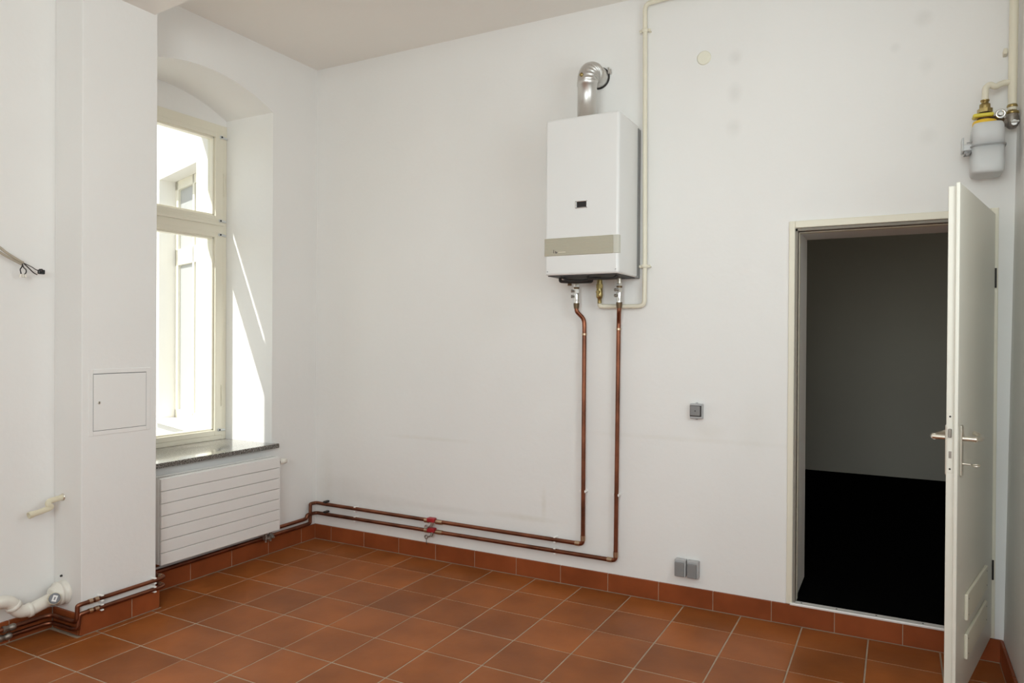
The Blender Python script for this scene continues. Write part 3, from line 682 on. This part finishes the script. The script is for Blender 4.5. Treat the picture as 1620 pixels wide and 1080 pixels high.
nk = MB(); nk.lathe((tx, ty, 2.556), (0, 0, -1), [(0, .017), (.006, .0175), (.007, .014), (.018, .014), (.019, .021), (.030, .0215), (.046, .0215)], 18); nk.hexnut((tx, ty, 2.516), (tx, ty, 2.499), .030); nk.build('brass_union', 'brass', gm)
lv = MB(); lv.box((tx - .048, ty - .040, 2.474), (tx + .032, ty + .02, 2.491), .008, 3); lv.build('tap_lever', 'yellow', gm)
cn = MB(); cn.cyl((tx + .02, ty, 2.470), (4.165, -.095, 2.462), .016); cn.build('connecting_pipe', 'dark_brass', gm)
cn = MB(); torus(cn, (tx + .056, ty - .032, 2.478), (0, 1, .1), .016, .0055); cn.cyl((tx + .056, ty - .01, 2.478), (tx + .056, ty - .034, 2.478), .007, seg=10); cn.build('test_eye', 'chrome', gm)

# ------------------------------------------------------------------ switch, socket, cover disc
sw = empty('light_switch', (2.793, -.001, 1.037), 'single grey surface-mounted light switch between boiler and door', 'light switch')
b_ = MB(); b_.box((2.758, -.030, 1.040), (2.828, -.001, 1.122), .004, 2); b_.box((2.787, -.016, 1.119), (2.799, -.001, 1.128), .002, 1); b_.box((2.787, -.016, 1.034), (2.799, -.001, 1.043), .002, 1); b_.build('housing', 'grey_light', sw)
fr2 = MB(); fr2.box((2.760, -.0315, 1.052), (2.822, -.029, 1.112)); fr2.build('recess', 'dark_metal', sw)
MB().box((2.762, -.036, 1.057), (2.815, -.030, 1.110), .003, 2).build('rocker', 'grey_plastic', sw)
MB().lathe((2.789, -.0359, 1.083), (0, -1, 0), [(0, .0035), (.0006, .003)], 10).build('indicator', 'black_plastic', sw)
ss = empty('double_socket', (2.747, -.001, .161), 'double grey socket with hinged lids low on the boiler wall', 'socket')
b_ = MB(); b_.box((2.682, -.038, .164), (2.745, -.001, .259), .005, 2); b_.box((2.750, -.038, .164), (2.814, -.001, .259), .005, 2); b_.box((2.735, -.012, .17), (2.76, -.001, .250)); b_.build('housing', 'grey_light', ss)
for x in (2.682, 2.752): MB().box((x + .002, -.047, .166), (x + .054, -.036, .245), .004, 2).build('lid', 'grey_plastic', ss)
dc = MB(); dc.lathe((2.815, -.0005, 3.015), (0, -1, 0), [(0, .038), (.003, .038), (.006, .034)], 36); o = dc.build('cover_disc', 'cap_cream'); tag(o, 'round cream blanking cover high on the boiler wall', 'cover')

# ------------------------------------------------------------------ column access panel
ap = empty('access_panel', (CX, -1.656, .985), 'square white access panel with small lock in the column', 'access panel')
e_ = MB(); y0, y1, z0, z1 = -1.824, -1.492, .974, 1.306
for (a, b_, c, d) in ((y0, y0 + .022, z0, z1), (y1 - .022, y1, z0, z1), (y0 + .022, y1 - .022, z1 - .022, z1), (y0 + .022, y1 - .022, z0, z0 + .022)): e_.box((CX - .004, a, c), (CX + .003, b_, d), .001, 1)
e_.build('frame', 'plaster', ap)
MB().box((CX - .003, y0 + .02, z0 + .02), (CX + .0006, y1 - .02, z1 - .02)).build('gap', 'gap_grey', ap)
dr = MB().box((CX - .002, y0 + .0245, z0 + .0245), (CX + .0028, y1 - .0240, z1 - .0255), .0008, 1).build('door', 'plaster', ap)
lk = MB(); lk.lathe((CX + .0025, y0 + .052, 1.138), (1, 0, 0), [(0, .0075), (.002, .0075), (.003, .006)], 16); lko = lk.build('lock', 'satin_metal', dr)
MB().box((CX + .0052, y0 + .0505, 1.133), (CX + .0058, y0 + .0535, 1.143)).build('keyhole', 'dark_metal', ap)

# ------------------------------------------------------------------ wires on the left wall
wi = empty('wall_cable', (.004, -2.15, 1.86), 'loose grey cable with black wires sticking out of the left wall', 'cable')
mb = MB(); mb.tube([(.001, -2.155, 1.905), (.03, -2.135, 1.895), (.05, -2.110, 1.865), (.055, -2.055, 1.832), (.055, -2.035, 1.822)], .006, .02, 10); mb.tube([(.001, -2.158, 1.885), (.025, -2.14, 1.875), (.045, -2.110, 1.850), (.05, -2.06, 1.824), (.05, -2.04, 1.815)], .0055, .02, 10); build_pieces(mb, 'sheath', 'sheath', wi)
mb = MB()
mb.tube([(.055, -2.040, 1.826), (.058, -2.015, 1.802), (.058, -1.99, 1.778), (.056, -1.972, 1.770)], .0027, .02, 8); mb.tube([(.055, -2.035, 1.822), (.056, -1.995, 1.805), (.056, -1.978, 1.793), (.056, -1.96, 1.791)], .0022, .02, 8)
mb.tube([(.055, -2.038, 1.822), (.055, -2.040, 1.803), (.056, -2.050, 1.790), (.056, -2.047, 1.778), (.055, -2.044, 1.766)], .0027, .012, 8); mb.tube([(.055, -2.038, 1.812), (.055, -2.034, 1.800), (.056, -2.022, 1.790), (.056, -2.022, 1.776), (.055, -2.030, 1.766)], .0027, .012, 8); mb.sphere((.055, -2.038, 1.824), .006, 10)
build_pieces(mb, 'wires', 'wire_black', wi)
mb = MB(); mb.box((.048, -1.968, 1.774), (.064, -1.938, 1.796), .003, 1); mb.box((.046, -1.960, 1.786), (.066, -1.950, 1.800), .002, 1); mb.build('black_terminal', 'black_plastic', wi)
mb = MB(); 
for k in range(3): mb.box((.049, -2.052 + k * .0105, 1.752), (.061, -2.043 + k * .0105, 1.768), .002, 1)
build_pieces(mb, 'white_terminal', 'pvc_white', wi)
mb = MB(); mb.lathe((.0, -2.158, 1.893), (1, 0, 0), [(0, .022), (.002, .020)], 14); mb.build('wall_hole', 'dark_metal', wi)

# ------------------------------------------------------------------ waste pipes at the left
wp = empty('waste_outlet', (.07, -1.93, .61), 'small bent cream waste outlet sticking out of the column side', 'pipe')
mb = MB(); mb.tube([(.075, CY0 + .002, .664), (.075, -1.895, .659), (.075, -1.926, .655), (.079, -1.932, .640), (.079, -1.914, .626), (.079, -1.925, .621), (.079, -1.99, .610)], .0138, .017, 14); mb.build('tube', 'pvc_cream', wp)
mb = MB(); mb.lathe((.079, -1.985, .6115), (0, -1, -.16), [(0, .014), (.012, .0145), (.02, .0165), (.036, .0165), (.036, .0125), (.02, .0125)], 18, False); mb.build('socket_end', 'pvc_cream', wp)
MB().lathe((.075, CY0 - .0005, .664), (0, -1, 0), [(0, .019), (.004, .018), (.005, .0135)], 18).build('wall_rosette', 'satin_metal', wp)

wd = empty('waste_pipe', (.07, -1.98, .12), 'white plastic waste pipe with elbows and cleaning cap beside the column', 'pipe')
mb = MB(); mb.tube([(.085, -2.60, .262), (.085, -2.145, .228), (.085, -2.105, .218), (.085, -2.068, .158), (.085, -2.018, .150), (.085, -1.95, .166), (.085, -1.90, .178)], .0300, .046, 20, 8); mb.build('tube', 'pvc_white', wd)
mb = MB(); mb.lathe((.085, -2.030, .150), (0, 1, .15), [(0, .030), (.002, .0345), (.020, .0345), (.022, .030)], 22); mb.lathe((.085, -2.094, .200), (0, .6, -1), [(0, .030), (.002, .0345), (.018, .0345), (.02, .030)], 22); build_pieces(mb, 'socket_ring', 'pvc_white', wd)
mb = MB(); mb.lathe((.095, CY0 - .001, .192), (0, -1, 0), [(0, .060), (.012, .060), (.014, .054), (.03, .054), (.032, .058), (.040, .058), (.046, .046), (.066, .040), (.07, .03)], 30); mb.build('branch_fitting', 'pvc_white', wd)
mb = MB(); mb.lathe((.100, -1.920, .180), (1, -.35, .25), [(0, .024), (.03, .024), (.032, .028), (.048, .028)], 24); mb.build('cap_sleeve', 'pvc_cream', wd)
dv = Vector((1, -.35, .25)).normalized(); pcap = Vector((.100, -1.920, .180)) + dv * .048
mb = MB(); mb.lathe(pcap - dv * .001, dv, [(0, .0255), (.004, .0255), (.006, .022)], 24); cpd = mb.build('cleaning_cap', 'disc_grey', wd)
a1 = dv.cross(Vector((0, 0, 1))).normalized(); a2 = a1.cross(dv)
a1, a2 = (a1 * .92 + a2 * .38).normalized(), (a2 * .92 - a1 * .38).normalized()
mp_ = Matrix(((a1.x, a2.x, dv.x, pcap.x), (a1.y, a2.y, dv.y, pcap.y), (a1.z, a2.z, dv.z, pcap.z), (0, 0, 0, 1)))
MB(mp_).box((-.010, -.0145, .004), (.010, .0145, .0056)).build('cap_label', 'label_white', cpd)
MB(mp_).box((-.003, -.007, .0054), (.003, .007, .0062)).build('cap_slot', 'disc_grey', cpd)
MB().lathe((.07, CY0 - .001, .268), (0, -1, 0), [(0, .006), (.008, .005)], 8).build('fixing_screw', 'dark_metal', wd)

# ------------------------------------------------------------------ door
dfm = MB(); A0, A1 = 3.262, 4.166
dfm.box((A0, -.012, .108), (3.291, .06, 2.088), .003, 2); dfm.box((4.137, -.012, .108), (A1, .06, 2.088), .003, 2); dfm.box((3.291, -.012, 2.052), (4.137, .06, 2.088), .003, 2)
dfm.box((A0 + .01, .055, .108), (3.306, .10, 2.07), .002, 1); dfm.box((4.122, .055, .108), (A1 - .01, .10, 2.07), .002, 1); dfm.box((3.306, .055, 2.034), (4.122, .10, 2.07), .002, 1)
o = dfm.build('trim_1', 'cream'); tag(o, 'cream steel door frame around the dark doorway', 'door frame', kind='structure')
sl_ = MB(); sl_.box((3.2925, -.004, .11), (3.3035, .054, 2.048)); sl_.box((3.2925, -.004, 2.037), (4.13, .054, 2.0505)); o = sl_.build('trim_2', 'seal'); tag(o, 'dull rubber seal inside the door frame', 'door seal', kind='structure')
th = empty('threshold_strip', (3.7, -.005, .104), 'bright metal threshold strip on the door step', 'threshold', kind='structure')
MB().box((3.280, -.017, .1035), (4.135, .030, .1165), .003, 2).build('strip', 'threshold_metal', th)
for x in (3.335, 3.50, 3.68, 3.88): MB().lathe((x, .006, .1165), (0, 0, 1), [(0, .0045), (.001, .004)], 10).build('screw', 'dark_metal', th)

PH = math.radians(12.8); Hh = Vector((4.152, -.020, 0)); W = .865
dd = Vector((-math.sin(PH), -math.cos(PH), 0)); nn = Vector((math.cos(PH), -math.sin(PH), 0))
LM = Matrix(((dd.x, nn.x, 0, Hh.x), (dd.y, nn.y, 0, Hh.y), (0, 0, 1, 0), (0, 0, 0, 1)))          # (along leaf, out of visible face, up)
door = empty('door_1', (Hh.x, Hh.y, .118), 'cream flush door standing open against the right corner', 'door', kind='structure')
lf = MB(LM); lf.box((.012, -.040, .120), (W - .010, -.0125, 2.050), .002, 1); lf.box((0, -.013, .118), (W + .004, 0, 2.060), .003, 2)
leaf = lf.build('leaf', 'door_cream', door)
# lock plate in the edge
pl = MB(LM); pl.box((W - .011, -.036, .985), (W - .0085, -.018, 1.212), .0008, 1); plo = pl.build('lock_plate', 'door_cream', leaf)
MB(LM).box((W - .009, -.032, 1.118), (W + .003, -.021, 1.150), .002, 1).build('latch_bolt', 'cast_metal', plo)
MB(LM).box((W - .0095, -.031, 1.040), (W - .0075, -.022, 1.066)).build('dead_bolt', 'cast_metal', plo)
for z in (1.000, 1.195): MB(LM).lathe((W - .0087, -.027, z), (1, 0, 0), [(0, .0038), (.001, .003)], 10).build('screw', 'dark_metal', plo)
sp = W - .052
bp2 = MB(LM); bp2.box((sp - .018, 0, .972), (sp + .018, .008, 1.162), .005, 3); bpo = bp2.build('handle_plate', 'satin_metal', leaf)
hn = MB(LM); hn.cyl((sp, .006, 1.112), (sp, .052, 1.112), .0095); hn.tube([(sp, .046, 1.112), (sp - .03, .056, 1.112), (sp - .095, .056, 1.108), (sp - .125, .044, 1.113), (sp - .138, .022, 1.122)], lambda t: .0115 - .003 * t, .03, 14); hn.build('lever', 'satin_metal', bpo)
ky = MB(LM); ky.cyl((sp, .006, 1.018), (sp, .034, 1.018), .0035, seg=10); ky.box((sp - .012, .032, 1.0165), (sp + .012, .036, 1.0195)); ky2 = torus(ky, (sp, .050, 1.016), (0.15, 0, 1), .012, .0028); ky.build('key', 'satin_metal', bpo)
bp3 = MB(LM); bp3.box((sp - .018, -.048, .972), (sp + .018, -.040, 1.162), .005, 3); bpo2 = bp3.build('handle_plate', 'satin_metal', leaf)
hn = MB(LM); hn.cyl((sp, -.046, 1.112), (sp, -.092, 1.112), .0095); hn.tube([(sp, -.086, 1.112), (sp - .03, -.096, 1.112), (sp - .095, -.096, 1.108), (sp - .125, -.084, 1.113), (sp - .138, -.062, 1.122)], lambda t: .0115 - .003 * t, .03, 14); hn.build('lever', 'satin_metal', bpo2)
for (za, zb) in ((.398, .500), (.248, .346)):
    g_ = MB(LM); g_.box((.215, 0, za), (.700, .012, zb), .004, 2); go = g_.build('vent_cover', 'gas_paint', leaf)
    for (s_, z_) in ((.235, zb - .02), (.235, za + .02), (.68, zb - .02), (.68, za + .02)): MB(LM).lathe((s_, .0115, z_), (0, 1, 0), [(0, .004), (.001, .003)], 8).build('screw', 'dark_metal', go)
for z in (.38, 1.72):
    MB(LM).cyl((-.002, .003, z), (-.002, .003, z + .09), .0045, seg=12).build('hinge', 'dark_metal', door)
